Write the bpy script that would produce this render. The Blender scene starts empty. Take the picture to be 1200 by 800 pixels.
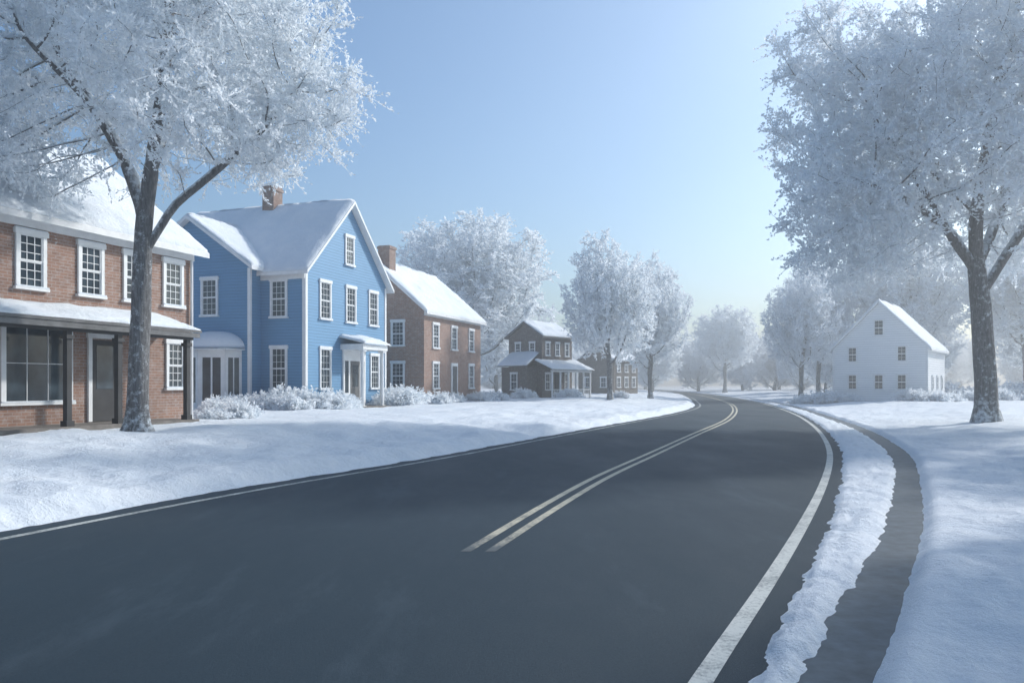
import bpy, math, random
import numpy as np
from mathutils import Vector, Matrix

random.seed(7)
scene = bpy.context.scene
COL = scene.collection

# ------------------------------------------------------------------ materials
def new_mat(name):
    m = bpy.data.materials.new(name); m.use_nodes = True
    nt = m.node_tree; nt.nodes.clear()
    out = nt.nodes.new('ShaderNodeOutputMaterial')
    b = nt.nodes.new('ShaderNodeBsdfPrincipled')
    nt.links.new(b.outputs[0], out.inputs[0])
    return m, nt, b, out
def N(nt, t, **kw):
    n = nt.nodes.new(t)
    for k, v in kw.items():
        setattr(n, k, v)
    return n
def ramp(nt, src, stops):
    r = nt.nodes.new('ShaderNodeValToRGB')
    el = r.color_ramp.elements
    while len(el) < len(stops): el.new(0.5)
    for e, (p, c) in zip(el, stops):
        e.position = p; e.color = (c[0], c[1], c[2], 1) if not isinstance(c, (int, float)) else (c, c, c, 1)
    nt.links.new(src, r.inputs[0]); return r.outputs[0]
def mix(nt, fac, a, b, blend='MIX'):
    m = nt.nodes.new('ShaderNodeMix'); m.data_type = 'RGBA'; m.blend_type = blend
    for idx, v in ((0, fac), (6, a), (7, b)):
        if hasattr(v, 'links'): nt.links.new(v, m.inputs[idx])
        elif isinstance(v, (int, float)): m.inputs[idx].default_value = v
        else: m.inputs[idx].default_value = (v[0], v[1], v[2], 1)
    return m.outputs[2]
def noise(nt, vec, scale, detail=4, rough=0.55):
    n = nt.nodes.new('ShaderNodeTexNoise'); n.inputs['Scale'].default_value = scale
    n.inputs['Detail'].default_value = detail; n.inputs['Roughness'].default_value = rough
    if vec is not None: nt.links.new(vec, n.inputs['Vector'])
    return n.outputs['Fac']
def mapping(nt, vec, scale=(1, 1, 1), rot=(0, 0, 0)):
    m = nt.nodes.new('ShaderNodeMapping'); m.inputs['Scale'].default_value = scale
    m.inputs['Rotation'].default_value = rot; nt.links.new(vec, m.inputs['Vector']); return m.outputs[0]
def math_(nt, op, a, b=None):
    m = nt.nodes.new('ShaderNodeMath'); m.operation = op
    for i, v in enumerate((a, b)):
        if v is None: continue
        if hasattr(v, 'links'): nt.links.new(v, m.inputs[i])
        else: m.inputs[i].default_value = v
    return m.outputs[0]
def bump(nt, b, h, strength, dist):
    n = nt.nodes.new('ShaderNodeBump'); n.inputs['Strength'].default_value = strength
    n.inputs['Distance'].default_value = dist
    nt.links.new(h, n.inputs['Height']); nt.links.new(n.outputs[0], b.inputs['Normal'])
def pos(nt): return nt.nodes.new('ShaderNodeNewGeometry').outputs['Position']
def obj(nt): return nt.nodes.new('ShaderNodeTexCoord').outputs['Object']

def snow_mat():
    m, nt, b, _ = new_mat('snow')
    p = pos(nt)
    c = ramp(nt, noise(nt, p, 1.3, 6), [(0.3, (0.75, 0.81, 0.87)), (0.7, (0.84, 0.875, 0.91))])
    nt.links.new(c, b.inputs['Base Color'])
    b.inputs['Roughness'].default_value = 0.75
    b.inputs['Specular IOR Level'].default_value = 0.25
    h = math_(nt, 'ADD', noise(nt, p, 6, 8, 0.72), math_(nt, 'MULTIPLY', noise(nt, p, 60, 3), 0.2))
    bump(nt, b, h, 0.8, 0.085)
    return m
def frost_mat():
    m, nt, b, out = new_mat('hoar_frost')
    c = ramp(nt, noise(nt, pos(nt), 2.0, 3), [(0.3, (0.81, 0.86, 0.90)), (0.7, (0.93, 0.945, 0.96))])
    nt.links.new(c, b.inputs['Base Color']); b.inputs['Roughness'].default_value = 0.8
    b.inputs['Specular IOR Level'].default_value = 0.15
    tr = N(nt, 'ShaderNodeBsdfTranslucent'); nt.links.new(c, tr.inputs[0])
    ms = N(nt, 'ShaderNodeMixShader'); ms.inputs[0].default_value = 0.45
    nt.links.new(b.outputs[0], ms.inputs[1]); nt.links.new(tr.outputs[0], ms.inputs[2])
    nt.links.new(ms.outputs[0], out.inputs[0])
    return m
def bark_mat():
    m, nt, b, _ = new_mat('frosted_bark')
    p = pos(nt)
    v = mapping(nt, p, (9, 9, 1.6))
    n1 = noise(nt, v, 2.2, 8, 0.7)
    c = ramp(nt, n1, [(0.3, (0.05, 0.05, 0.055)), (0.7, (0.26, 0.255, 0.25))])
    g = N(nt, 'ShaderNodeNewGeometry'); s = N(nt, 'ShaderNodeSeparateXYZ'); nt.links.new(g.outputs['Normal'], s.inputs[0])
    at = N(nt, 'ShaderNodeAttribute'); at.attribute_name = 'thin'
    up = math_(nt, 'ADD', math_(nt, 'MULTIPLY', s.outputs[2], 0.55), math_(nt, 'MULTIPLY', noise(nt, p, 7, 6, 0.75), 1.0))
    up = math_(nt, 'ADD', up, math_(nt, 'MULTIPLY', at.outputs['Fac'], 0.38))
    f = ramp(nt, up, [(0.53, 0.0), (0.73, 0.92)])
    nt.links.new(mix(nt, f, c, (0.80, 0.85, 0.89)), b.inputs['Base Color'])
    b.inputs['Roughness'].default_value = 0.9
    bump(nt, b, n1, 1.0, 0.06)
    return m
def asphalt_mat():
    m, nt, b, _ = new_mat('asphalt')
    p = pos(nt)
    fine = noise(nt, p, 55, 6, 0.9)
    c = ramp(nt, fine, [(0.34, (0.005, 0.015, 0.024)), (0.68, (0.034, 0.058, 0.078))])
    big = noise(nt, mapping(nt, p, (1, 0.35, 1), (0, 0, math.radians(24))), 0.5, 6, 0.65)
    c = mix(nt, ramp(nt, big, [(0.35, 0.0), (0.75, 0.5)]), c, (0.032, 0.056, 0.076))
    st = noise(nt, mapping(nt, p, (0.9, 0.25, 1), (0, 0, math.radians(24))), 0.8, 8, 0.75)
    c = mix(nt, ramp(nt, st, [(0.55, 0.0), (0.85, 0.15)]), c, (0.32, 0.40, 0.48))
    nt.links.new(c, b.inputs['Base Color'])
    nt.links.new(ramp(nt, big, [(0.3, 0.55), (0.7, 0.8)]), b.inputs['Roughness'])
    b.inputs['Specular IOR Level'].default_value = 0.25
    bump(nt, b, fine, 0.7, 0.01)
    return m
def paint_line_mat(name, col):
    m, nt, b, _ = new_mat(name)
    p = pos(nt)
    w = math_(nt, 'ADD', math_(nt, 'MULTIPLY', noise(nt, p, 26, 6, 0.75), 0.6), math_(nt, 'MULTIPLY', noise(nt, p, 2.2, 4), 0.4))
    at = N(nt, 'ShaderNodeAttribute'); at.attribute_name = 'wear'
    w2 = math_(nt, 'ADD', w, at.outputs['Fac'])
    f = ramp(nt, w2, [(0.48, 0.0), (0.66, 0.9)])
    nt.links.new(mix(nt, f, col, (0.035, 0.055, 0.072)), b.inputs['Base Color'])
    b.inputs['Roughness'].default_value = 0.7
    return m
def brick_mat(name, c1, c2, mortar):
    m, nt, b, _ = new_mat(name)
    o = obj(nt); s = N(nt, 'ShaderNodeSeparateXYZ'); nt.links.new(o, s.inputs[0])
    cb = N(nt, 'ShaderNodeCombineXYZ')
    nt.links.new(math_(nt, 'ADD', s.outputs[0], s.outputs[1]), cb.inputs[0]); nt.links.new(s.outputs[2], cb.inputs[1])
    br = N(nt, 'ShaderNodeTexBrick'); nt.links.new(cb.outputs[0], br.inputs['Vector'])
    br.inputs['Color1'].default_value = (*c1, 1); br.inputs['Color2'].default_value = (*c2, 1); br.inputs['Mortar'].default_value = (*mortar, 1)
    br.inputs['Scale'].default_value = 1.0; br.inputs['Brick Width'].default_value = 0.24
    br.inputs['Row Height'].default_value = 0.085; br.inputs['Mortar Size'].default_value = 0.009
    br.inputs['Bias'].default_value = -0.1
    n = noise(nt, o, 1.2, 5, 0.6)
    c = mix(nt, ramp(nt, n, [(0.35, 0.0), (0.75, 0.5)]), br.outputs['Color'], tuple(x * 0.55 for x in c1))
    n2 = noise(nt, o, 5, 6, 0.7)
    c = mix(nt, ramp(nt, n2, [(0.48, 0.0), (0.76, 0.5)]), c, (0.5, 0.5, 0.5))
    nt.links.new(c, b.inputs['Base Color']); b.inputs['Roughness'].default_value = 0.9
    bump(nt, b, br.outputs['Fac'], -0.5, 0.01)
    return m
def siding_mat(name, col, pitch=0.14):
    m, nt, b, _ = new_mat(name)
    o = obj(nt); s = N(nt, 'ShaderNodeSeparateXYZ'); nt.links.new(o, s.inputs[0])
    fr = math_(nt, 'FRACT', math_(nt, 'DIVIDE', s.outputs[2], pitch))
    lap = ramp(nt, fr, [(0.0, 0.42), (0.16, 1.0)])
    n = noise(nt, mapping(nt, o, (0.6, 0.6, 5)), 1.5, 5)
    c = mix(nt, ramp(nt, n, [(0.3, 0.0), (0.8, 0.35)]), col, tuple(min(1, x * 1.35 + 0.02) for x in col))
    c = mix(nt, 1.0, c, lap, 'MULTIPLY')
    nt.links.new(c, b.inputs['Base Color']); b.inputs['Roughness'].default_value = 0.6
    bump(nt, b, math_(nt, 'SUBTRACT', 1.0, fr), 0.8, 0.02)
    return m
def plain_mat(name, col, rough=0.6, var=0.25, scale=3.0):
    m, nt, b, _ = new_mat(name)
    n = noise(nt, obj(nt), scale, 6, 0.65)
    nt.links.new(ramp(nt, n, [(0.3, tuple(x * (1 - var) for x in col)), (0.7, tuple(min(1, x * (1 + var * 0.4)) for x in col))]), b.inputs['Base Color'])
    b.inputs['Roughness'].default_value = rough
    return m
def glass_mat():
    m, nt, b, _ = new_mat('window_glass')
    n = noise(nt, obj(nt), 1.7, 3)
    nt.links.new(ramp(nt, n, [(0.35, (0.015, 0.024, 0.032)), (0.7, (0.06, 0.085, 0.105))]), b.inputs['Base Color'])
    b.inputs['Roughness'].default_value = 0.08
    b.inputs['Specular IOR Level'].default_value = 0.5
    return m

M_SNOW = snow_mat(); M_FROST = frost_mat(); M_BARK = bark_mat(); M_ASPH = asphalt_mat()
M_YEL = paint_line_mat('cream_line_paint', (0.58, 0.53, 0.40)); M_WHT = paint_line_mat('white_line_paint', (0.56, 0.57, 0.53))
M_BRICK = brick_mat('red_brick', (0.33, 0.18, 0.125), (0.23, 0.13, 0.095), (0.38, 0.34, 0.31))
M_BRICK2 = brick_mat('dark_brick', (0.26, 0.145, 0.105), (0.18, 0.105, 0.08), (0.3, 0.26, 0.23))
M_STONE = brick_mat('weathered_stone', (0.17, 0.135, 0.11), (0.11, 0.09, 0.08), (0.2, 0.18, 0.165))
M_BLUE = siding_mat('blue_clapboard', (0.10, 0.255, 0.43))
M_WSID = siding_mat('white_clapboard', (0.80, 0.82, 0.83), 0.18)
M_TRIM = plain_mat('white_trim_paint', (0.78, 0.79, 0.79), 0.55, 0.12)
M_DARK = plain_mat('dark_wood', (0.045, 0.045, 0.047), 0.7, 0.4)
M_GREY = plain_mat('grey_wood', (0.16, 0.16, 0.16), 0.8, 0.4)
M_STEP = plain_mat('porch_stone', (0.2, 0.18, 0.16), 0.9, 0.4)
M_GUT = plain_mat('wet_concrete', (0.085, 0.11, 0.13), 0.6, 0.45, 5)
M_GLASS = glass_mat()

# ------------------------------------------------------------------ mesh helpers
def mesh_np(name, V, quads=None, tris=None, smooth=False):
    me = bpy.data.meshes.new(name)
    V = np.ascontiguousarray(V, dtype=np.float32)
    me.vertices.add(len(V)); me.vertices.foreach_set('co', V.ravel())
    loops = []; starts = []; n = 0; k = 0
    if quads is not None and len(quads):
        q = np.asarray(quads, dtype=np.int32); loops.append(q.ravel()); starts.append(np.arange(len(q)) * 4); n += q.size; k += len(q)
    if tris is not None and len(tris):
        t = np.asarray(tris, dtype=np.int32); loops.append(t.ravel()); starts.append(n + np.arange(len(t)) * 3); n += t.size; k += len(t)
    me.loops.add(n); me.loops.foreach_set('vertex_index', np.concatenate(loops))
    me.polygons.add(k); me.polygons.foreach_set('loop_start', np.concatenate(starts).astype(np.int32))
    if smooth: me.polygons.foreach_set('use_smooth', np.ones(k, dtype=bool))
    me.update(calc_edges=True); me.validate()
    return me
def add_obj(name, me, mat=None, parent=None):
    o = bpy.data.objects.new(name, me); COL.objects.link(o)
    if mat and me is not None and not me.materials: me.materials.append(mat)
    if parent: o.parent = parent
    return o
def empty(name, loc=(0, 0, 0), rz=0.0, sc=1.0):
    e = bpy.data.objects.new(name, None); COL.objects.link(e); e.location = loc; e.rotation_euler = (0, 0, rz); e.scale = (sc, sc, sc)
    e.empty_display_size = 0.3
    return e

_T = np.random.default_rng(11).random((256, 256))
def vnoise(x, y):
    xi = np.floor(x).astype(int); yi = np.floor(y).astype(int); fx = x - xi; fy = y - yi
    fx = fx * fx * (3 - 2 * fx); fy = fy * fy * (3 - 2 * fy)
    a = _T[xi & 255, yi & 255]; b = _T[(xi + 1) & 255, yi & 255]; c = _T[xi & 255, (yi + 1) & 255]; d = _T[(xi + 1) & 255, (yi + 1) & 255]
    return (a * (1 - fx) + b * fx) * (1 - fy) + (c * (1 - fx) + d * fx) * fy - 0.5
def fbm(x, y, f, o=4):
    s = 0; a = 1.0
    for i in range(o):
        s = s + a * vnoise(x * f + 17.3 * i, y * f + 5.1 * i); f *= 2.03; a *= 0.5
    return s
def sm(t):
    t = np.clip(t, 0, 1); return t * t * (3 - 2 * t)

# ------------------------------------------------------------------ road curves (world metres, X as function of Y)
def hermite(pts):
    P = np.array(pts, float); y = P[:, 0]; x = P[:, 1]
    d = np.diff(x) / np.diff(y); s = np.zeros(len(x)); s[0] = d[0]; s[-1] = d[-1]
    h = np.diff(y)
    s[1:-1] = (d[:-1] * h[1:] + d[1:] * h[:-1]) / (h[1:] + h[:-1])
    def f(q):
        q = np.asarray(q, float); i = np.clip(np.searchsorted(y, q) - 1, 0, len(y) - 2)
        t = (q - y[i]) / h[i]
        return ((2 * t**3 - 3 * t**2 + 1) * x[i] + (t**3 - 2 * t**2 + t) * h[i] * s[i] + (-2 * t**3 + 3 * t**2) * x[i + 1] + (t**3 - t**2) * h[i] * s[i + 1])
    return f
Lf = hermite([(-20, -16), (4, -7.1), (8.5, -5.67), (12.4, -4.15), (17, -1.95), (24.7, 1.3), (33.3, 4.9), (42, 8.6), (55, 13.2), (76, 18.2), (127, 27.6), (200, 35), (620, 60)])
Rf = hermite([(-20, -10), (0, -1.0), (4.37, 1.07), (6.6, 2.2), (9.56, 3.65), (13.3, 5.4), (18, 7.45), (25.5, 10.3), (36.4, 13.9), (58.8, 20.0), (95, 27.5), (127, 32.8), (200, 41), (620, 66)])
Cf = hermite([(7.3, -0.50), (10.9, 0.60), (13.7, 1.52), (18.4, 3.3), (26.4, 6.35), (35.6, 9.9), (43.7, 12.6), (63.7, 18.2), (90, 23.8), (127, 30.2), (200, 38)])
G0 = hermite([(-20, -9.2), (0, -0.55), (4.37, 1.68), (5.67, 2.46), (8.05, 3.90), (11.8, 5.93), (17, 8.5), (25.5, 11.8), (38, 15.6), (58, 21.0), (95, 28.5), (127, 33.6), (200, 42), (620, 67)])
gw = lambda y: np.interp(y, [0, 6, 12, 20, 40, 60, 620], [0.34, 0.34, 0.32, 0.36, 0.4, 0.4, 0.4])

ys = list(np.arange(-20, 2.5, 0.6)); y = 2.5
while y < 620: ys.append(y); y += max(0.045, 0.0095 * y)
ys.append(620.0); YS = np.array(ys)

def ground_h(X, Y, L, R, g0, g1):
    oL = L - 0.12 - X; A = R + 0.17
    jag = 0.12 * fbm(X, Y, 1.6, 3) + 0.07 * fbm(X, Y, 7, 3)
    lump = 0.19 * fbm(X, Y, 0.42, 3) + 0.09 * fbm(X, Y, 1.9, 4) + 0.03 * fbm(X, Y, 9, 3)
    o = oL + jag
    hl = -0.05 + 0.30 * sm(o / 0.9) + 0.32 * sm((o - 0.5) / 5.5) + lump * sm(o / 0.8) * (1 - 0.6 * sm((o - 8) / 8))
    wr = np.minimum(X - A, g0 + 0.05 - X) + 0.35 * jag
    hs = -0.05 + 0.09 * sm(wr / 0.25) + 0.04 * sm(wr / 0.5) + (0.05 * fbm(X, Y, 2.2, 3) + 0.045 * fbm(X, Y, 7, 4)) * sm(wr / 0.2)
    o2 = X - g1 + 0.06 + 0.35 * jag
    hr = -0.05 + 0.18 * sm(o2 / 0.3) + 0.28 * sm((o2 - 0.3) / 8) + (lump * 0.75) * sm(o2 / 0.6)
    h = np.where(X < L - 0.12 + 0.25, hl, np.where(X < A - 0.15, -0.06, np.where(X < g0 + 0.06, hs, np.where(X < g1 - 0.12, -0.06, hr))))
    return h
offs = [0.0]
while offs[-1] < 380: offs.append(offs[-1] + max(0.055, 0.03 * offs[-1]))
offs = np.array(offs)
Lv = Lf(YS)[:, None]; Rv = Rf(YS)[:, None]; g0v = G0(YS)[:, None]; g1v = g0v + gw(YS)[:, None]
left = Lv + 0.1 - offs[::-1][None, :]
mid = Lv + 0.2 + (Rv - Lv - 0.2) * np.linspace(0, 1, 6)[None, :]
A = Rv + 0.05
strip = A + (g0v + 0.06 - A) * np.linspace(0.0, 1, 38)[None, :]
gut = g0v + (g1v - g0v) * np.array([0.35, 0.55])[None, :]
right = g1v - 0.12 + offs[None, :]
X = np.concatenate([left, mid[:, :-1], strip, gut, right], axis=1)
Y = np.broadcast_to(YS[:, None], X.shape)
Z = ground_h(X, Y, Lv, Rv, g0v, g1v)
nr, nc = X.shape
V = np.stack([X, Y, Z], -1).reshape(-1, 3)
I = np.arange(nr * nc).reshape(nr, nc)
Q = np.stack([I[:-1, :-1], I[:-1, 1:], I[1:, 1:], I[1:, :-1]], -1).reshape(-1, 4)
add_obj('snowy_ground', mesh_np('snowy_ground', V, Q, smooth=True), M_SNOW)

def gz(x, y):
    Yq = np.array([float(y)]); 
    return float(ground_h(np.array([float(x)]), Yq, Lf(Yq), Rf(Yq), G0(Yq), G0(Yq) + gw(Yq))[0])

def ribbon(name, fa, fb, ys, z, mat, cols=2, wear=None):
    a = fa(ys); b = fb(ys); t = np.linspace(0, 1, cols)
    X = a[:, None] + (b - a)[:, None] * t[None]
    V = np.stack([X, np.broadcast_to(ys[:, None], X.shape), np.full(X.shape, z)], -1).reshape(-1, 3)
    I = np.arange(len(ys) * cols).reshape(len(ys), cols)
    Q = np.stack([I[:-1, :-1], I[:-1, 1:], I[1:, 1:], I[1:, :-1]], -1).reshape(-1, 4)
    me = mesh_np(name, V, Q); o = add_obj(name, me, mat)
    if wear is not None:
        at = me.attributes.new('wear', 'FLOAT', 'POINT'); at.data.foreach_set('value', np.repeat(wear(ys), cols).astype(np.float32))
    return o
RY = np.concatenate([np.arange(-20, 60, 0.5), np.arange(60, 620, 4)])
ribbon('asphalt_road', lambda y: Lf(y) - 0.6, lambda y: Rf(y) + 0.45, RY, 0.0, M_ASPH, 6)
ribbon('drainage_gutter', lambda y: G0(y) - 0.12, lambda y: G0(y) + gw(y) + 0.15, RY, 0.004, M_GUT, 2)
ribbon('white_edge_line', lambda y: Lf(y) + 0.02, lambda y: Lf(y) + 0.15, RY, 0.004, M_WHT, 2, lambda y: np.full_like(y, 0.06))
ribbon('white_edge_line', lambda y: Rf(y) - 0.07, lambda y: Rf(y) + 0.075, RY, 0.004, M_WHT, 2, lambda y: np.full_like(y, 0.0))
CY = np.concatenate([np.arange(7.8, 60, 0.25), np.arange(60, 200, 3)])
wr = lambda y: np.interp(y, [7.8, 8.3, 9.3, 12], [0.30, 0.10, 0.03, -0.02])
ribbon('center_line', lambda y: Cf(y) - 0.18, lambda y: Cf(y) - 0.07, CY, 0.004, M_YEL, 2, wr)
ribbon('center_line', lambda y: Cf(y) + 0.07, lambda y: Cf(y) + 0.18, CY, 0.004, M_YEL, 2, wr)

# ------------------------------------------------------------------ building kit
class B:
    def __init__(s): s.v = []; s.f = []
    def hexa(s, p):
        n = len(s.v); s.v += [tuple(q) for q in p]
        s.f += [(n, n+3, n+2, n+1), (n+4, n+5, n+6, n+7), (n, n+1, n+5, n+4), (n+1, n+2, n+6, n+5), (n+2, n+3, n+7, n+6), (n+3, n, n+4, n+7)]
    def box(s, x0, x1, y0, y1, z0, z1):
        s.hexa([(x0,y0,z0),(x1,y0,z0),(x1,y1,z0),(x0,y1,z0),(x0,y0,z1),(x1,y0,z1),(x1,y1,z1),(x0,y1,z1)])
    def pb(s, mode, plane, a0, a1, o0, o1, z0, z1):
        if mode == 'f': s.box(a0, a1, plane - o1, plane - o0, z0, z1)
        elif mode == 's': s.box(plane - o1, plane - o0, a0, a1, z0, z1)
        else: s.box(plane + o0, plane + o1, a0, a1, z0, z1)
    def prism(s, pts, mode, b0, b1):
        n = len(s.v); k = len(pts)
        for bb in (b0, b1):
            for a, z in pts: s.v.append((a, bb, z) if mode == 'f' else (bb, a, z))
        s.f.append(tuple(range(n, n + k))); s.f.append(tuple(range(n + 2*k - 1, n + k - 1, -1)))
        for i in range(k):
            j = (i + 1) % k; s.f.append((n + i, n + k + i, n + k + j, n + j))
    def tube(s, x, y, z0, z1, r0, r1, k=10):
        n = len(s.v)
        for zz, r in ((z0, r0), (z1, r1)):
            for i in range(k):
                a = 2 * math.pi * i / k; s.v.append((x + r * math.cos(a), y + r * math.sin(a), zz))
        for i in range(k):
            j = (i + 1) % k; s.f.append((n + i, n + j, n + k + j, n + k + i))
        s.f.append(tuple(range(n + k, n + 2*k)))
    def obj(s, name, mat, parent):
        if not s.v: return
        me = bpy.data.meshes.new(name); me.from_pydata(s.v, [], s.f); 
        import bmesh
        bm = bmesh.new(); bm.from_mesh(me); bmesh.ops.recalc_face_normals(bm, faces=bm.faces); bm.to_mesh(me); bm.free()
        return add_obj(name, me, mat, parent)

class House:
    def __init__(s, name, loc, rz):
        s.e = empty(name, loc, rz); s.b = {}
        s.snow_v = []; s.snow_q = []
    def g(s, part, mat):
        if part not in s.b: s.b[part] = (B(), mat)
        return s.b[part][0]
    def finish(s):
        for k, (b, m) in s.b.items(): b.obj(k, m, s.e)
        if s.snow_v:
            me = mesh_np('roof_snow', np.concatenate(s.snow_v), np.concatenate(s.snow_q), smooth=True); add_obj('roof_snow', me, M_SNOW, s.e)
    def window(s, mode, plane, ac, z0, z1, w, nx=3, nz=2, casing=0.10, trim=None, sashes=2, snow=True):
        f = s.g('window_frames', trim or M_TRIM); gl = s.g('window_glass', M_GLASS)
        a0, a1 = ac - w / 2, ac + w / 2
        f.pb(mode, plane, a0, a0 + casing, -0.03, 0.06, z0 + 0.07, z1 - 0.11)
        f.pb(mode, plane, a1 - casing, a1, -0.03, 0.06, z0 + 0.07, z1 - 0.11)
        f.pb(mode, plane, a0 - 0.04, a1 + 0.04, -0.03, 0.085, z1 - 0.11, z1 + 0.02)
        f.pb(mode, plane, a0 - 0.05, a1 + 0.05, -0.03, 0.11, z0, z0 + 0.07)
        ga, gb, gc, gd = a0 + casing, a1 - casing, z0 + 0.07, z1 - 0.11
        gl.pb(mode, plane, ga, gb, -0.03, 0.006, gc, gd)
        for i in range(sashes):
            s0 = gc + (gd - gc) * i / sashes; s1 = gc + (gd - gc) * (i + 1) / sashes
            dz = 0.012 * i
            f.pb(mode, plane, ga, ga + 0.035, -0.02, 0.030 + dz, s0, s1); f.pb(mode, plane, gb - 0.035, gb, -0.02, 0.030 + dz, s0, s1)
            f.pb(mode, plane, ga + 0.035, gb - 0.035, -0.02, 0.029 + dz, s0, s0 + 0.04); f.pb(mode, plane, ga + 0.035, gb - 0.035, -0.02, 0.029 + dz, s1 - 0.03, s1)
            for j in range(1, nx):
                x = ga + (gb - ga) * j / nx; f.pb(mode, plane, x - 0.009, x + 0.009, -0.02, 0.022, s0 + 0.04, s1 - 0.03)
            for j in range(1, nz):
                z = s0 + (s1 - s0) * j / nz; f.pb(mode, plane, ga + 0.035, gb - 0.035, -0.02, 0.0205, z - 0.009, z + 0.009)
        if snow:
            s.g('sill_snow', M_SNOW).pb(mode, plane, a0 - 0.03, a1 + 0.03, 0.062, 0.115, z0 + 0.071, z0 + 0.11)
            s.g('sill_snow', M_SNOW).pb(mode, plane, a0 - 0.02, a1 + 0.02, 0.0, 0.08, z1 + 0.021, z1 + 0.05)
    def slab(s, e0, e1, r1, r0, th=0.14, st=0.16, part='roof', mat=None, ins=0.04):
        P = [Vector(p) for p in (e0, e1, r1, r0)]
        dn = Vector((0, 0, -th))
        s.g(part, mat or M_TRIM).hexa([p + dn for p in P] + P)
        w = (P[1] - P[0]).length; l = (P[3] - P[0]).length
        nu = max(4, int(w / 0.16)); nv = max(4, int(l / 0.16))
        u = np.linspace(0, 1, nu + 1)[:, None]; v = np.linspace(0, 1, nv + 1)[None, :]
        iu = ins / w; iv = ins / l
        p = [np.array(q) for q in P]
        off = random.random() * 50
        X0 = u * w; Y0 = v * l
        ej = 0.05 * fbm(X0 + off, Y0 * 0 + 3, 2.0, 3)
        uu = iu + u * (1 - 2 * iu); vv = v + 0 * u
        vv = np.where(v < 0.5, iv + ej / l * 1.0 * (v < 0.02) + v * (1 - iv), iv + v * (1 - iv))
        uu = uu + 0 * v
        base = ((1 - uu)[..., None] * (1 - vv)[..., None] * p[0] + uu[..., None] * (1 - vv)[..., None] * p[1] + uu[..., None] * vv[..., None] * p[2] + (1 - uu)[..., None] * vv[..., None] * p[3])
        edge = np.minimum(np.minimum(X0, w - X0) + 0 * Y0, Y0 + 0 * X0)
        t = st * (0.35 + 0.65 * sm(edge / 0.3)) + 0.10 * fbm(X0 + off, Y0, 0.8, 3) + 0.035 * fbm(X0 + off, Y0, 4.0, 3)
        t = np.maximum(t, 0.03)
        top = base.copy(); top[..., 2] += t
        n = sum(len(a) for a in s.snow_v)
        Iu = np.arange((nu + 1) * (nv + 1)).reshape(nu + 1, nv + 1) + n
        q = np.stack([Iu[:-1, :-1], Iu[1:, :-1], Iu[1:, 1:], Iu[:-1, 1:]], -1).reshape(-1, 4)
        ring = [(i, 0) for i in range(nu + 1)] + [(nu, j) for j in range(1, nv + 1)] + [(i, nv) for i in range(nu - 1, -1, -1)] + [(0, j) for j in range(nv - 1, 0, -1)]
        rb = np.array([base[i, j] for i, j in ring]); rb[:, 2] += 0.003
        ti = np.array([Iu[i, j] for i, j in ring]); bi = n + (nu + 1) * (nv + 1) + np.arange(len(ring))
        q2 = np.stack([ti, bi, np.roll(bi, -1), np.roll(ti, -1)], -1)
        s.snow_v += [top.reshape(-1, 3), rb]; s.snow_q += [q, q2]
    def gable_roof(s, mode, a0, a1, b0, b1, ze, zp, oe=0.35, orr=0.35, th=0.16, st=0.17, mat=None):
        am = (a0 + a1) / 2; k = (zp - ze) / (am - a0); up = th + 0.02
        zt = zp + up; zl = ze + up - k * oe
        c = (lambda a, b, z: (a, b, z)) if mode == 'f' else (lambda a, b, z: (b, a, z))
        s.slab(c(a0 - oe, b0 - orr, zl), c(a0 - oe, b1 + orr, zl), c(am, b1 + orr, zt), c(am, b0 - orr, zt), th, st, mat=mat)
        s.slab(c(a1 + oe, b0 - orr, zl), c(a1 + oe, b1 + orr, zl), c(am, b1 + orr, zt + 0.002), c(am, b0 - orr, zt + 0.002), th, st, mat=mat)

RZ = math.atan2(0.942, 0.335)
GZ = 0.57
h = House('brick_house', (-10.3, 24.75, GZ), RZ)
w = h.g('walls', M_BRICK)
Lh = 16.0
w.prism([(0, -0.6), (7.6, -0.6), (7.6, 5.5), (3.8, 8.4), (0, 5.5)], 's', -Lh, 0)
tr = h.g('trim', M_TRIM)
tr.box(-Lh, 0.02, -0.06, 0.0, 5.08, 5.42); tr.box(-Lh, 0.04, -0.20, -0.061, 5.30, 5.47)
h.gable_roof('s', 0, 7.6, -Lh, 0, 5.5, 8.4, 0.42, 0.3)
for c in (0.85, 2.35, 3.86, 5.64, 7.3, 9.0, 10.7, 12.4): h.window('f', 0, -c, 3.5, 5.0, 0.84, 3, 3)
h.window('f', 0, -0.75, 0.95, 2.5, 0.8, 3, 3)
h.window('f', 0, -5.45, 0.6, 2.75, 2.0, 3, 2, sashes=1, casing=0.12)
h.window('f', 0, -8.6, 0.6, 2.75, 2.0, 3, 2, sashes=1, casing=0.12)
d = h.g('door', M_DARK); d.box(-3.85, -3.0, -0.04, 0.03, 0.1, 2.35)
tr.box(-3.97, -3.85, -0.07, 0.03, 0.1, 2.4); tr.box(-3.0, -2.88, -0.07, 0.03, 0.1, 2.4); tr.box(-4.0, -2.85, -0.08, 0.03, 2.4, 2.55)
h.g('window_glass', M_GLASS).box(-3.7, -3.15, -0.05, 0, 1.0, 2.2)
po = h.g('porch_posts', M_DARK)
for x in (-1.5, -4.0, -5.55, -7.9, -10): po.box(x - 0.07, x + 0.07, -1.22, -1.08, 0.0, 2.45); po.box(x - 0.11, x + 0.11, -1.26, -1.04, 2.26, 2.36); po.box(x - 0.11, x + 0.11, -1.26, -1.04, 0.08, 0.22)
po.box(-13, -1.3, -1.22, -1.07, 2.45, 2.66)
po.box(-13, -1.3, -1.0, 0, 2.66, 2.70)
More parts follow.
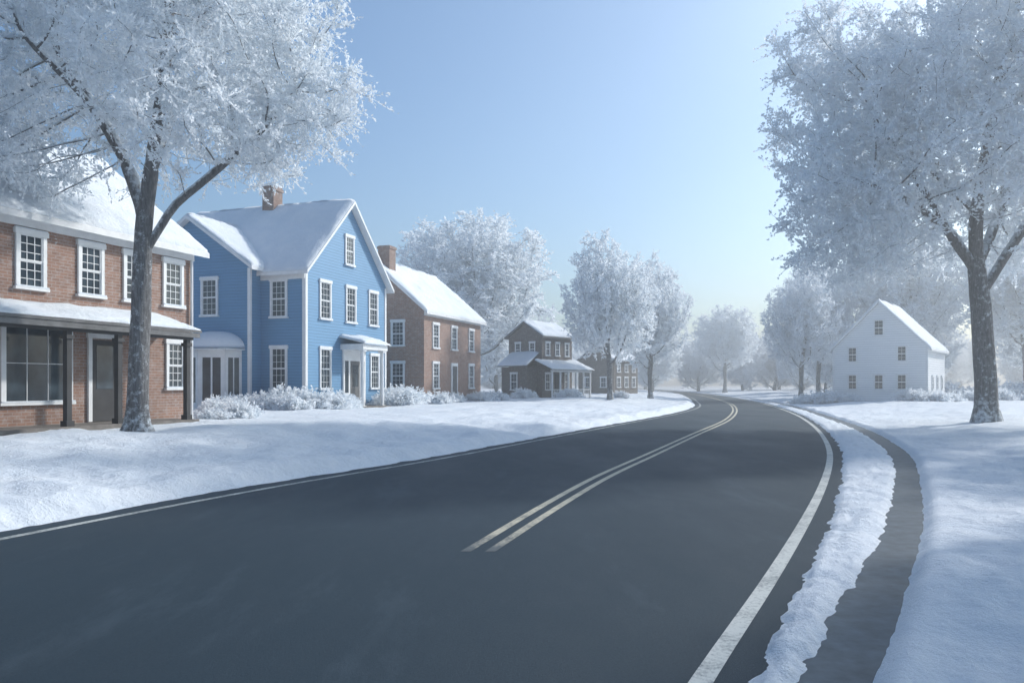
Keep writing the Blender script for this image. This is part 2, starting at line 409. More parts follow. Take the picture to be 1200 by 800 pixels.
h.slab((-13.2, -1.4, 2.74), (-1.15, -1.4, 2.74), (-1.15, 0.02, 3.18), (-13.2, 0.02, 3.18), 0.07, 0.10, part='porch_roof', mat=M_GREY)
h.g('porch_fascia', M_GREY).box(-13.15, -1.2, -1.38, -1.30, 2.52, 2.66)
st = h.g('porch_floor', M_STEP); st.box(-13, -1.2, -1.35, 0, -0.6, 0.08)
h.g('downspout', M_TRIM).tube(-0.12, -0.08, 0.0, 5.1, 0.045, 0.045)
h.finish()

h = House('blue_clapboard_house', (-9.52, 35.4, GZ), RZ)
w = h.g('walls', M_BLUE)
W = 7.55
w.prism([(0, -0.6), (W, -0.6), (W, 6.5), (W/2, 10.2), (0, 6.5)], 'f', 0, 9.4)
w.prism([(2.455, -0.6), (9.25, -0.6), (9.25, 6.6), (5.85, 8.95), (2.455, 6.6)], 's', -0.8, 3.0)
h.gable_roof('f', 0, W, 0, 9.4, 6.5, 10.2, 0.35, 0.35)
h.gable_roof('s', 2.455, 9.25, -0.8, 3.2, 6.6, 8.95, 0.35, 0.32)
tr = h.g('trim', M_TRIM)
for x0, x1 in ((-0.03, 0.14), (W - 0.14, W + 0.03)): tr.box(x0, x1, -0.03, 0.05, -0.5, 6.4)
tr.box(-0.031, 0.02, 0.051, 0.16, -0.5, 6.4)
tr.box(-0.83, -0.7, 2.425, 2.58, -0.5, 6.5); tr.box(-0.83, -0.75, 9.1, 9.28, -0.5, 6.5)
tr.box(0, W, -0.035, 0.02, -0.3, 0.12)
tr.box(-0.10, -0.001, 0.0, 2.42, 6.0, 6.25)
for c in (1.6, 3.9, 6.15): h.window('f', 0, c, 4.2, 6.1, 0.98, 3, 3)
h.window('f', 0, 1.6, 0.85, 2.9, 0.98, 3, 3); h.window('f', 0, 6.3, 0.85, 2.75, 0.95, 3, 3)
h.window('f', 0, W/2, 7.1, 8.65, 0.86, 3, 3)
h.window('s', 0, 1.45, 4.2, 6.05, 0.95, 3, 3); h.window('s', 0, 1.45, 0.85, 2.9, 0.95, 3, 3)
h.window('s', -0.8, 4.75, 4.3, 6.15, 1.0, 3, 3); h.window('s', -0.8, 7.3, 4.3, 6.15, 1.0, 3, 3)
tr.box(3.1, 5.25, -0.09, 0.02, 0.0, 3.0)
h.g('door', M_GREY).box(3.75, 4.6, -0.12, 0, 0.1, 2.3)
h.g('window_glass', M_GLASS).box(3.9, 4.45, -0.13, 0, 1.0, 2.1)
for x in (3.4, 4.95): h.g('window_glass', M_GLASS).box(x - 0.16, x + 0.16, -0.1, 0, 0.7, 2.3)
for x in (3.2, 5.15):
    tr.tube(x, -1.1, 0.05, 2.75, 0.11, 0.09); tr.box(x - 0.15, x + 0.15, -1.25, -0.95, 2.75, 2.85); tr.box(x - 0.15, x + 0.15, -1.25, -0.95, -0.05, 0.06)
tr.box(2.95, 5.4, -1.3, 0.02, 2.85, 3.12)
h.slab((2.8, -1.45, 3.16), (5.55, -1.45, 3.16), (5.55, 0.01, 3.5), (2.8, 0.01, 3.5), 0.03, 0.16, part='portico_roof')
h.g('steps', M_STEP).box(2.9, 5.45, -1.5, 0, -0.4, 0.02); h.g('steps', M_STEP).box(3.2, 5.15, -1.9, -1.5, -0.4, -0.12)
cy, cx = 4.35, -0.8
R = 1.42
ang = [math.radians(a) for a in (90, 128, 180, 232, 270)]
pts = [(cx + 0.85 * R * math.cos(a), cy + R * math.sin(a)) for a in ang]
bw = h.g('bay_frames', M_TRIM); bg = h.g('bay_glass', M_GLASS)
def wallseg(bld, p, q, z0, z1, out, t=0.05):
    dx, dy = q[0] - p[0], q[1] - p[1]; l = math.hypot(dx, dy); nx, ny = -dy / l, dx / l
    mx, my = (p[0] + q[0]) / 2 - cx, (p[1] + q[1]) / 2 - cy
    if nx * mx + ny * my < 0: nx, ny = -nx, -ny
    a = (p[0] + nx * out, p[1] + ny * out); b = (q[0] + nx * out, q[1] + ny * out)
    c = (q[0] + nx * (out - t), q[1] + ny * (out - t)); d = (p[0] + nx * (out - t), p[1] + ny * (out - t))
    bld.hexa([(a[0], a[1], z0), (b[0], b[1], z0), (c[0], c[1], z0), (d[0], d[1], z0), (a[0], a[1], z1), (b[0], b[1], z1), (c[0], c[1], z1), (d[0], d[1], z1)])
lerp = lambda p, q, t: (p[0] + (q[0] - p[0]) * t, p[1] + (q[1] - p[1]) * t)
for i in range(4):
    p, q = pts[i], pts[i + 1]
    wallseg(bg, p, q, 0.2, 2.5, 0.0)
    wallseg(bw, p, q, -0.3, 0.28, 0.03, 0.08); wallseg(bw, p, q, 2.35, 2.75, 0.03, 0.08)
    for t0, t1 in ((0, 0.16), (0.47, 0.53), (0.84, 1.0)): wallseg(bw, lerp(p, q, t0), lerp(p, q, t1), 0.28, 2.35, 0.028, 0.07)
vs = []; nu, nv = 20, 8
for j in range(nv + 1):
    ph = j / nv * math.pi / 2
    for i in range(nu + 1):
        a = math.radians(88 + 184 * i / nu); rr = (R + 0.2) * math.cos(ph) ** 0.85 if j < nv else 0
        vs.append((cx + 0.9 * rr * math.cos(a) + 0.02, cy + rr * math.sin(a), 2.76 + 0.85 * math.sin(ph)))
vs += [(v[0], v[1], 2.70) for v in vs[:nu + 1]]
Vh = np.array(vs); Ih = np.arange((nu + 1) * (nv + 1)).reshape(nv + 1, nu + 1)
Qh = np.stack([Ih[:-1, :-1], Ih[:-1, 1:], Ih[1:, 1:], Ih[1:, :-1]], -1).reshape(-1, 4)
top0 = (nu + 1) * (nv + 1)
Qs = np.array([[i, i + 1, top0 + i + 1, top0 + i] for i in range(nu)])
n0 = sum(len(a) for a in h.snow_v)
h.snow_v.append(Vh); h.snow_q.append(np.concatenate([Qh, Qs]) + n0)
bw.box(cx - 1.15, cx, cy - R - 0.1, cy + R + 0.1, 2.70, 2.752)
ch = h.g('chimney', M_BRICK2); ch.box(W/2 - 0.38, W/2 + 0.38, 4.3, 5.0, 8.5, 11.5); ch.box(W/2 - 0.43, W/2 + 0.43, 4.25, 5.05, 11.25, 11.4)
h.g('sill_snow', M_SNOW).box(W/2 - 0.40, W/2 + 0.40, 4.28, 5.02, 11.5, 11.6)
h.finish()

h = House('brick_house', (-5.27, 46.0, GZ), RZ)
w = h.g('walls', M_BRICK)
w.prism([(0, -0.6), (7, -0.6), (7, 5.6), (3.5, 8.6), (0, 5.6)], 's', 0, 9.06)
h.gable_roof('s', 0, 7, 0, 9.06, 5.6, 8.6, 0.35, 0.3)
h.g('trim', M_TRIM).box(0, 9.06, -0.06, 0, 5.25, 5.5)
for c in (1.6, 4.4, 7.3):
    h.window('f', 0, c, 3.3, 4.9, 0.95, 3, 3)
for c in (1.6, 7.3): h.window('f', 0, c, 0.8, 2.5, 0.95, 3, 3)
h.g('door', M_TRIM).box(3.9, 4.9, -0.07, 0, 0.0, 2.5); h.g('door_panel', M_GREY).box(4.05, 4.75, -0.09, 0, 0.05, 2.3)
h.g('steps', M_STEP).box(3.7, 5.1, -0.9, 0, -0.4, 0.0)
for c in (1.75, 4.6): h.window('s', 0, c, 3.4, 5.0, 0.95, 3, 3); h.window('s', 0, c, 0.8, 2.5, 0.95, 3, 3)
ch = h.g('chimney', M_BRICK2); ch.box(0.5, 1.3, 2.6, 3.4, 7.0, 9.7); ch.box(0.45, 1.35, 2.55, 3.45, 9.5, 9.65)
h.finish()

RZ2 = math.atan2(0.77, 0.64)
h = House('weathered_stone_house', (2.5, 64.0, GZ - 0.05), RZ2)
h.e.scale = (0.86, 0.86, 0.93)
w = h.g('walls', M_STONE)
w.prism([(0, -0.6), (4.2, -0.6), (4.2, 5.6), (2.1, 6.8), (0, 5.6)], 's', 0, 5.0)
w.box(-1.6, 0.0, 0.6, 3.8, -0.6, 2.8)
h.gable_roof('s', 0, 4.2, 0, 5.0, 5.6, 6.8, 0.35, 0.3, mat=M_GREY)
for c in (0.9, 2.5, 4.1): h.window('f', 0, c, 3.8, 5.1, 0.75, 2, 2)
for c in (0.9, 4.1): h.window('f', 0, c, 0.7, 2.3, 0.85, 2, 2)
h.window('s', 0, 1.2, 3.8, 5.1, 0.75, 2, 2); h.window('s', 0, 3.0, 3.8, 5.1, 0.75, 2, 2)
h.window('s', -1.6, 2.2, 0.7, 2.3, 0.9, 2, 2)
h.g('door', M_DARK).box(2.1, 3.0, -0.05, 0, 0, 2.2)
po = h.g('porch_posts', M_TRIM)
for x in (-0.8, 0.5, 1.8, 3.1, 4.4, 5.6): po.box(x - 0.07, x + 0.07, -1.9, -1.76, 0, 2.35)
po.box(-0.95, 5.75, -1.92, -1.74, 2.35, 2.52); po.box(-0.95, 5.75, -1.86, -1.80, 0.75, 0.82)
for x in np.arange(-0.7, 5.6, 0.25):
    if abs(x - 2.5) > 0.6: po.box(x - 0.02, x + 0.02, -1.85, -1.81, 0.0, 0.75)
h.slab((-1.2, -2.15, 2.56), (6.0, -2.15, 2.56), (6.0, 0.0, 3.4), (-1.2, 0.0, 3.4), 0.05, 0.15, part='porch_roof', mat=M_GREY)
h.slab((-2.0, 0.3, 2.9), (-2.0, 4.1, 2.9), (0.0, 4.1, 4.1), (0.0, 0.3, 4.1), 0.08, 0.15, part='porch_roof', mat=M_GREY)
h.g('porch_floor', M_STEP).box(-1.0, 5.8, -2.0, 0, -0.6, 0.0)
h.finish()

h = House('grey_cottage', (11.9, 90.0, GZ - 0.1), RZ2)
h.g('walls', M_STONE).prism([(0, -0.6), (5, -0.6), (5, 4.0), (2.5, 5.6), (0, 4.0)], 's', 0, 5.5)
h.gable_roof('s', 0, 5, 0, 5.5, 4.0, 5.6, 0.3, 0.3, mat=M_GREY)
for c in (1.1, 2.8, 4.5): h.window('f', 0, c, 0.8, 2.1, 0.9, 2, 2); h.window('f', 0, c, 2.6, 3.6, 0.8, 2, 2)
for c in (1.4, 3.6): h.window('s', 0, c, 0.8, 2.1, 0.9, 2, 2)
h.finish()

h = House('white_farmhouse', (26.2, 62.7, 0.38), math.atan2(-0.607, 0.794))
w = h.g('walls', M_WSID)
w.prism([(0, -0.6), (6.9, -0.6), (6.9, 4.15), (3.45, 7.7), (0, 4.15)], 'f', 0, 8.0)
h.gable_roof('f', 0, 6.9, 0, 8.0, 4.15, 7.7, 0.3, 0.3)
for x0, x1 in ((-0.02, 0.14), (6.76, 6.92)): h.g('trim', M_TRIM).box(x0, x1, -0.03, 0.05, -0.5, 4.2)
for c in (1.5, 3.45, 5.1): h.window('f', 0, c, 0.85, 2.15, 0.8, 2, 2)
for c in (1.5, 5.1): h.window('f', 0, c, 3.05, 4.35, 0.8, 2, 2)
h.window('f', 0, 3.45, 5.1, 6.45, 0.85, 2, 2)
for c in (2, 4.2, 6.4): h.window('e', 6.9, c, 0.85, 2.0, 0.75, 2, 2)
h.finish()

# ------------------------------------------------------------------ trees
def frost_quads(P, D, l, wd, rng):
    n = len(P); S = rng.normal(size=(n, 3)); S -= (S * D).sum(1, keepdims=True) * D
    S /= np.linalg.norm(S, axis=1, keepdims=True) + 1e-9
    l = l[:, None]; wd = wd[:, None]
    V = np.stack([P, P + D * l * 0.45 + S * wd * 0.5, P + D * l, P + D * l * 0.5 - S * wd * 0.5], 1).reshape(-1, 3)
    return V, np.arange(n * 4).reshape(-1, 4)
def unit(a): return a / (np.linalg.norm(a, axis=-1, keepdims=True) + 1e-9)

def make_tree(name, seed, trunk, crown_c, crown_r, n_attr, step, R0, tip, twigs, quads_per, ql, zmin, tl=(0.3, 0.75), nclump=26, cr=0.36, limbs=(), extra=(), open_core=0.0, rad_rng=(0.35, 0.74)):
    rng = np.random.default_rng(seed)
    cc = np.array(crown_c); rr = np.array(crown_r)
    d = unit(rng.normal(size=(nclump, 3))); rad = rng.uniform(rad_rng[0], rad_rng[1], (nclump, 1))
    C = cc + d * rad * rr
    sz = rng.uniform(0.75, 1.12, nclump)
    if len(extra):
        C = np.concatenate([C, np.array(extra)[:, :3]]); sz = np.concatenate([sz, np.array(extra)[:, 3]])
    k = rng.integers(0, len(C), n_attr * 3)
    A = C[k] + unit(rng.normal(size=(len(k), 3))) * (rng.random((len(k), 1)) ** (1/2.4)) * rr * cr * sz[k][:, None]
    A = A[A[:, 2] > zmin - 0.25 * np.linalg.norm((A - cc)[:, :2], axis=1)][:n_attr]
    nodes = [np.array(trunk[0], float)]; par = [-1]
    for a, b in zip(trunk[:-1], trunk[1:]):
        a = np.array(a, float); b = np.array(b, float); m = max(1, int(np.linalg.norm(b - a) / step))
        for i in range(1, m + 1):
            par.append(len(nodes) - 1); nodes.append(a + (b - a) * i / m + rng.normal(size=3) * 0.012)
    ntr = len(nodes)
    start = int(ntr * 0.82)
    for lb in limbs:
        a = np.array(lb[0], float); j = int(np.argmin([np.linalg.norm(q - a) for q in nodes])); prev = j; a = nodes[j]
        for b in lb[1:]:
            b = np.array(b, float); m = max(1, int(np.linalg.norm(b - a) / step))
            for i in range(1, m + 1):
                nodes.append(a + (b - a) * i / m + rng.normal(size=3) * 0.03); par.append(prev); prev = len(nodes) - 1
            a = b
    P = np.array(nodes); par = list(par)
    near = np.full(len(A), -1); nd = np.full(len(A), 1e9)
    def upd(i0):
        nonlocal near, nd
        Q = P[i0:]
        for s0 in range(0, len(Q), 400):
            q = Q[s0:s0+400]; dd = np.linalg.norm(A[:, None] - q[None], axis=2); j = dd.argmin(1); dm = dd[np.arange(len(A)), j]
            u = dm < nd; nd[u] = dm[u]; near[u] = j[u] + i0 + s0
    upd(start)
    kill = step * 1.25; stuck = {}
    for it in range(140):
        if len(A) == 0: break
        v = unit(A - P[near])
        acc = np.zeros_like(P); np.add.at(acc, near, v); cnt = np.bincount(near, minlength=len(P))
        ids = np.nonzero(cnt)[0]
        ids = np.array([i for i in ids if stuck.get(i, 0) < 4])
        if len(ids) == 0: break
        g = unit(unit(acc[ids]) + rng.normal(size=(len(ids), 3)) * 0.16 + np.array([0, 0, 0.05]))
        new = P[ids] + g * step
        for i in ids: stuck[i] = stuck.get(i, 0) + 1
        i0 = len(P); P = np.concatenate([P, new]); par += list(ids)
        upd(i0)
        keep = nd > kill; A = A[keep]; near = near[keep]; nd = nd[keep]
    par = np.array(par); n = len(P)
    kids = [[] for _ in range(n)]
    for i in range(1, n): kids[par[i]].append(i)
    tips = np.zeros(n)
    for i in range(n - 1, -1, -1):
        if not kids[i]: tips[i] = 1
        if i: tips[par[i]] += tips[i]
    e = math.log(tips[0]) / math.log(R0 / tip)
    rad = tip * tips ** (1 / e)
    for i in range(ntr): rad[i] *= 1.0 - 0.16 * i / ntr
    dirn = np.zeros((n, 3)); dirn[0] = (0, 0, 1)
    main = [max(k_, key=lambda j: tips[j]) if k_ else -1 for k_ in kids]
    for _ in range(2):
        Pn = P.copy()
        for i in range(1, n):
            if main[i] >= 0: Pn[i] = 0.5 * P[i] + 0.25 * (P[par[i]] + P[main[i]])
        P = Pn
    dirn[1:] = unit(P[1:] - P[par[1:]])
    U = np.zeros((n, 3)); U[0] = (1, 0, 0)
    verts = []; faces = []; ringid = {}; thinv = []
    nv = 0
    def ring(c, dr, u, r, k, base=False):
        nonlocal nv
        w_ = np.cross(dr, u); a = np.arange(k) * 2 * math.pi / k
        if base is not False: rr_ = r * (1 + base * (0.75 + 0.35 * np.cos(a * 3 + 1) + 0.25 * np.cos(a * 5)))
        elif r > 0.08: rr_ = r * (1 + 0.05 * np.cos(a * 3 + c[2] * 1.7))
        else: rr_ = np.full(k, r)
        pts = c + (np.cos(a) * rr_)[:, None] * u + (np.sin(a) * rr_)[:, None] * w_
        verts.append(pts); thinv.append(np.full(k, max(0.0, 1 - r / 0.10))); s0 = nv; nv += k; return s0
    kk = lambda r: 14 if r > 0.12 else (7 if r > 0.04 else (4 if r > 0.015 else 3))
    z0 = P[0][2]
    flare = lambda z: 0.8 * math.exp(-max(0, z - z0 - 0.28) / 0.30)
    ringid[0] = (ring(P[0], dirn[0], U[0], rad[0], 14, flare(z0)), 14)
    for i in range(1, n):
        p = par[i]; u = U[p] - np.dot(U[p], dirn[i]) * dirn[i]
        if np.linalg.norm(u) < 1e-3: u = np.cross(dirn[i], (0.3, 0.5, 0.8))
        U[i] = u / np.linalg.norm(u)
        if main[p] == i: s0, k = ringid[p]
        else:
            r = min(rad[p] * 0.95, rad[i] * 1.25); k = kk(r); s0 = ring(P[p], dirn[i], U[i], r, k)
        fl = flare(P[i][2]) if i < ntr and P[i][2] - z0 < 1.9 else False
        s1 = ring(P[i], dirn[i], U[i], rad[i], k, fl)
        ringid[i] = (s1, k)
        a = np.arange(k); b = (a + 1) % k
        faces.append(np.stack([s0 + a, s0 + b, s1 + b, s1 + a], 1))
    mb = mesh_np(name + '_branches', np.concatenate(verts), np.concatenate(faces), smooth=True); mb.materials.append(M_BARK)
    at = mb.attributes.new('thin', 'FLOAT', 'POINT'); at.data.foreach_set('value', np.concatenate(thinv).astype(np.float32))
    thin = np.nonzero(rad < tip * 5.0)[0]; thin = thin[thin > ntr]
    if open_core > 0:
        q = (P[thin] - cc) / rr
        core = (np.linalg.norm(q[:, :2], axis=1) < 0.45) & (q[:, 2] < -0.2)
        core |= np.linalg.norm(q, axis=1) < 0.4
        thin = thin[~(core & (rng.random(len(thin)) < open_core))]
    T = np.repeat(thin, twigs); n1 = len(T)
    td = unit(dirn[T] * 0.7 + rng.normal(size=(n1, 3)) * 0.75 + np.array([0, 0, 0.1]))
    tlen = rng.uniform(tl[0], tl[1], n1)
    st_ = P[T] - dirn[T] * rng.uniform(0, step, (n1, 1))
    qs = np.repeat(np.arange(n1), quads_per); m = len(qs)
    t = rng.random(m)
    QP = st_[qs] + td[qs] * (t * tlen[qs])[:, None] + rng.normal(size=(m, 3)) * 0.02
    QP[:, 2] -= 0.25 * (t * tlen[qs]) ** 2
    QD = unit(td[qs] + rng.normal(size=(m, 3)) * 0.7)
    V, Qd = frost_quads(QP, QD, rng.uniform(0.5, 1.4, m) * ql, rng.uniform(0.45, 0.85, m) * ql, rng)
    e0 = st_; e1 = st_ + td * tlen[:, None]; e1[:, 2] -= 0.25 * tlen ** 2
    V2, Q2 = frost_quads(e0, unit(e1 - e0), np.linalg.norm(e1 - e0, axis=1), np.full(n1, 0.02 + tip), rng)
    Qd = np.concatenate([Qd, Q2 + len(V)]); V = np.concatenate([V, V2])
    mf = mesh_np(name + '_frost', V, Qd); mf.materials.append(M_FROST)
    return mb, mf
def place(name, meshes, loc, rz=0.0, sc=1.0, scz=None, parent=None):
    e = empty(name, loc, rz, sc)
    if scz: e.scale = (sc, sc, scz)
    if parent: e.parent = parent
    for m, nm in zip(meshes, ('trunk_and_branches', 'frost_crown')): add_obj(nm, m, None, e)
    return e

tL = make_tree('left', 3, [(0, 0, -0.3), (0.0, 0, 1.2), (0.06, 0, 2.8), (0.10, 0, 4.3), (0.15, 0, 5.3)], (0.2, 0.2, 10.2), (5.6, 5.3, 5.0), 6400, 0.29, 0.25, 0.008, 5, 17, 0.085, 6.4, nclump=40, open_core=0.78,
    extra=[(3.6, 0.2, 7.9, 0.9), (2.9, -0.8, 7.4, 0.7), (2.2, 1.0, 7.6, 0.8), (-2.6, 0.3, 7.1, 0.8), (-3.5, 0.6, 7.0, 0.9), (-3.2, -1.2, 7.2, 0.9), (4.3, 0.3, 8.4, 0.8), (-4.2, 0.3, 7.8, 1.0)],
    limbs=([(0.15, 0, 5.3), (-0.25, 0.1, 6.5), (-0.8, 0.2, 7.5), (-1.5, 0.3, 8.5), (-2.2, 0.2, 9.6)],
           [(0.15, 0, 5.3), (0.38, -0.1, 6.4), (0.6, -0.3, 7.6), (1.0, -0.6, 9.4), (1.1, -0.7, 11)],
           [(0.10, 0, 4.3), (0.85, 0.1, 5.7), (1.9, 0.25, 6.6), (3.0, 0.4, 7.7), (3.7, 0.5, 8.6)],
           [(0.38, -0.1, 6.4), (0.3, 0.9, 7.8), (0.2, 1.8, 9.2)],
           [(-0.25, 0.1, 6.5), (-0.7, -0.8, 7.8), (-1.6, -1.9, 8.9)]))
place('frosted_tree', tL, (-9.15, 18.8, gz(-9.15, 18.8)))
tR = make_tree('right', 12, [(0, 0, -0.3), (0.0, 0, 1.5), (-0.1, 0, 3.2), (-0.25, 0, 4.8), (-0.35, 0, 5.8)], (0.5, 0.3, 12.2), (8.0, 7.2, 7.6), 8600, 0.40, 0.40, 0.010, 5, 17, 0.125, 6.4, tl=(0.4, 1.0), nclump=54, open_core=0.72,
    extra=[(-5.8, 0, 7.4, 0.8), (-4.4, 1.0, 7.2, 0.8), (-4.6, -1.5, 7.6, 0.8), (-6.0, -1, 8.6, 0.9), (4.5, 0, 7.6, 0.9), (6.0, 0, 8.4, 0.9), (-6.0, 0.4, 11.0, 0.9), (-5.6, 0.4, 13.8, 0.9), (-3.0, 2.0, 7.4, 0.8)],
    limbs=([(-0.35, 0, 5.8), (-1.2, 0.1, 7.0), (-2.3, 0.2, 9.0), (-3.6, 0.4, 11)],
           [(-0.35, 0, 5.8), (-0.5, -0.2, 8.0), (-0.3, -0.6, 10.5), (0, -0.8, 13)],
           [(-0.35, 0, 5.8), (0.4, 0.3, 7.2), (1.3, 0.6, 9.2), (2.6, 1.0, 11.3)],
           [(-0.25, 0, 5.0), (0.7, -0.4, 6.6), (1.8, -0.7, 8.6), (3.0, -1.0, 10.4)],
           [(-1.2, 0.1, 7.0), (-2.8, -0.6, 8.0), (-4.8, -1.0, 8.8)],
           [(-0.5, -0.2, 8.0), (-1.0, 1.5, 9.8), (-1.4, 3.2, 11.4)]))
place('frosted_tree', tR, (17.9, 29.0, gz(17.9, 29.0)))
variants = []
for i, sd in enumerate((21, 34, 47)):
    rx = (3.9, 4.2, 3.9)[i]
    variants.append(make_tree('mid%d' % i, sd, [(0, 0, -0.3), (0.05, 0, 1.0), (0.0, 0.05, 1.8)], (0, 0, 6.7), (rx + 0.1, rx, 5.2), 3600, 0.34, 0.20, 0.010, 5, 13, 0.13, 1.7, tl=(0.25, 0.6), nclump=150, cr=0.34, rad_rng=(0.25, 0.66)))
def T(px_x, y, k, s, rz, sz=None, name='frosted_tree'):
    return place(name, variants[k], (px_x, y, 0.3), rz, s, sz)
T(-3.6, 71, 1, 2.15, 0.4, 1.62)
T(7.15, 56, 0, 1.08, 1.1, 1.14)
T(11.9, 66, 2, 1.06, 2.0, 1.10)
T(37.5, 135, 1, 1.6, 3.0, 1.45)
T(28.6, 76, 0, 1.15, 4.0, 1.18)
T(33.5, 84, 1, 1.2, 1.0, 1.4)
T(43, 84, 2, 1.95, 5.0, 1.75)
T(55, 82, 0, 2.0, 0.3, 1.8)
T(-22, 62, 2, 1.3, 2.2, 1.3)
T(64, 76, 1, 1.8, 2.6, 1.6)
T(23.0, 20.0, 1, 1.15, 0.9, 1.05)
T(17.0, 11.0, 0, 1.10, 2.2, 1.1)
row = empty('distant_tree_row')
rr = random.Random(5)
for i in range(44):
    x = -70 + 250 * (i + rr.random()) / 44; yy = rr.uniform(150, 215)
    if 0 < x < 40: yy = rr.uniform(200, 250)
    place('tree_%d' % i, variants[i % 3], (x, yy, -3.0), rr.uniform(0, 6), rr.uniform(1.4, 2.1), rr.uniform(1.2, 1.7), row)
for x, yy, s, sz in ((22, 120, 1.3, 1.2), (27.5, 150, 1.1, 1.0), (15, 112, 1.2, 1.0), (42, 112, 1.1, 1.2), (48, 120, 1.3, 1.3), (40, 98, 0.9, 1.0), (68, 100, 1.7, 1.7), (85, 96, 1.7, 1.6), (-2, 100, 1.4, 1.3), (5, 108, 1.3, 1.1), (-30, 90, 1.5, 1.2), (52, 98, 1.4, 1.5)):
    place('tree_near', variants[int(x) % 3], (x, yy, -1.6), x, s, sz, row)

# ------------------------------------------------------------------ shrubs
def make_shrub(name, seed, n=520):
    rng = np.random.default_rng(seed)
    d = rng.normal(size=(n, 3)); d[:, 2] = np.abs(d[:, 2]) * 0.9 + 0.15; d = unit(d)
    ln = rng.uniform(0.45, 0.85, n) * (1 + 0.25 * np.sin(np.arctan2(d[:, 1], d[:, 0]) * 3 + seed))
    b0 = rng.normal(size=(n, 3)) * [0.15, 0.15, 0.0]
    qs = np.repeat(np.arange(n), 24); m = len(qs); t = rng.random(m) ** 0.55
    P = b0[qs] + d[qs] * (t * ln[qs])[:, None] * [1, 1, 0.75] + rng.normal(size=(m, 3)) * 0.03
    D = unit(d[qs] + rng.normal(size=(m, 3)) * 0.8)
    V, Q = frost_quads(P, D, rng.uniform(0.07, 0.16, m), rng.uniform(0.04, 0.09, m), rng)
    mf = mesh_np(name, V, Q); mf.materials.append(M_FROST)
    V2, Q2 = frost_quads(b0[::3], (d * [1, 1, 0.75])[::3], ln[::3], np.full(len(ln[::3]), 0.02), rng)
    mb = mesh_np(name + '_stems', V2, Q2); mb.materials.append(M_DARK)
    return mb, mf
SH = [make_shrub('shrub%d' % i, 50 + i) for i in range(3)]
def shrub(x, y, s, sz=None):
    e = empty('snowy_shrub', (x, y, gz(x, y) - 0.05), random.uniform(0, 6), s)
    if sz: e.scale = (s, s, sz)
    a, b = random.choice(SH); add_obj('stems', a, None, e); add_obj('frosted_twigs', b, None, e)
def local(o, rz, x, y):
    return (o[0] + x * math.cos(rz) - y * math.sin(rz), o[1] + x * math.sin(rz) + y * math.cos(rz))
OB = (-9.52, 35.4); OC = (-5.27, 46.0)
for x, y, s in ((-1.0, -0.2, 1.5), (-0.6, 1.4, 1.25), (-1.6, 1.0, 1.2), (0.8, -0.9, 1.2), (2.0, -0.9, 1.0), (6.2, -0.9, 1.1), (7.2, -1.2, 1.5), (8.3, -0.6, 1.6), (-2.2, 2.0, 1.1), (-0.2, -1.5, 1.1), (-1.9, -0.6, 1.1)):
    shrub(*local(OB, RZ, x, y), s)
for x, y, s in ((-0.8, 1.5, 1.1), (0.3, -0.9, 1.1), (2.0, -1.0, 0.9), (6.3, -1.0, 1.0), (7.8, -1.0, 1.0), (9.3, -1.2, 1.0), (-0.8, 4, 1.0)):
    shrub(*local(OC, RZ, x, y), s)
for x, y, s in ((-9.5, 26.6, 0.9), (-10.4, 27.4, 1.0), (-9.9, 25.4, 0.6)): shrub(x, y, s)
for x, y, s in ((25, 61, 1.5), (26.5, 60.2, 1.0), (23.6, 62, 1.2), (30.0, 57.5, 1.4), (31.4, 56.8, 1.2), (32.6, 58, 1.2), (0.9, 60.5, 1.2), (4.6, 61.2, 1.2), (9.3, 66, 1.0), (36, 60, 1.2), (38.5, 61, 1.5), (41, 60, 1.3), (35, 68, 2.2), (39, 70, 2.4), (43, 69, 2.3), (47, 70, 2.4)): shrub(x, y, s)

# ------------------------------------------------------------------ wooden fence (far right)
fe = empty('wooden_fence', (36.5, 64, 0.25), math.radians(-6))
b = B()
for i in range(60):
    x = i * 0.45
    b.box(x - 0.04, x + 0.04, -0.02, 0.02, -0.2, 1.15 + random.uniform(-0.04, 0.04))
for z in (0.35, 0.9): b.box(0, 27, 0.021, 0.06, z, z + 0.08)
b.obj('pickets', M_TRIM, fe)

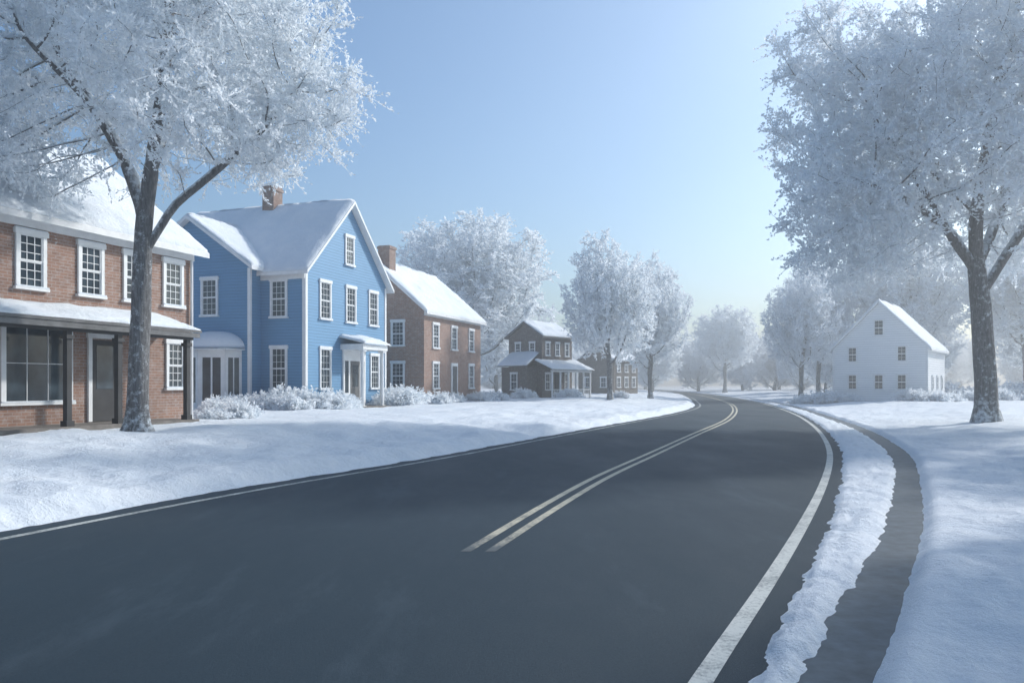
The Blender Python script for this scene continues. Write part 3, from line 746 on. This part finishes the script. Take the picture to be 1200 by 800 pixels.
# ------------------------------------------------------------------ mist
bb = B(); bb.box(-330, 360, -60, 560, -2, 15)
mist = bb.obj('morning_mist', None, None)
mm = bpy.data.materials.new('mist'); mm.use_nodes = True; nt = mm.node_tree; nt.nodes.clear()
o_ = nt.nodes.new('ShaderNodeOutputMaterial'); vs_ = nt.nodes.new('ShaderNodeVolumeScatter')
vs_.inputs['Color'].default_value = (0.94, 0.98, 1.0, 1); vs_.inputs['Density'].default_value = 0.0045; vs_.inputs['Anisotropy'].default_value = 0.45
nt.links.new(vs_.outputs[0], o_.inputs['Volume']); mist.data.materials.append(mm)

# ------------------------------------------------------------------ light
EL, AZ = math.radians(33), math.radians(60)
w = bpy.data.worlds.new('World'); scene.world = w; w.use_nodes = True
nt = w.node_tree; bg = nt.nodes['Background']
sky = nt.nodes.new('ShaderNodeTexSky'); sky.sky_type = 'NISHITA'; sky.sun_disc = False
sky.sun_elevation = EL; sky.sun_rotation = AZ; sky.air_density = 1.0; sky.dust_density = 2.8; sky.ozone_density = 2.8
tint = mix(nt, 1.0, sky.outputs[0], (0.98, 1.15, 1.22), 'MULTIPLY')
nt.links.new(tint, bg.inputs[0]); bg.inputs[1].default_value = 0.15
sl = bpy.data.lights.new('sun', 'SUN'); sl.energy = 3.5; sl.angle = math.radians(2.5); sl.color = (1.0, 0.975, 0.94)
so = bpy.data.objects.new('sun', sl); COL.objects.link(so)
S = Vector((math.cos(EL) * math.sin(AZ), math.cos(EL) * math.cos(AZ), math.sin(EL)))
so.rotation_euler = S.to_track_quat('Z', 'Y').to_euler(); so.location = (20, 0, 30)

# ------------------------------------------------------------------ camera
cd = bpy.data.cameras.new('camera'); cam = bpy.data.objects.new('camera', cd); COL.objects.link(cam)
cam.location = (0, 0, 1.7); cam.rotation_euler = (math.radians(90), 0, 0)
cd.sensor_width = 36; cd.lens = 27; cd.shift_y = 50 / 1200; cd.clip_end = 2000; cd.clip_start = 0.05
scene.camera = cam
scene.view_settings.view_transform = 'Standard'; scene.view_settings.look = 'None'; scene.view_settings.exposure = 0
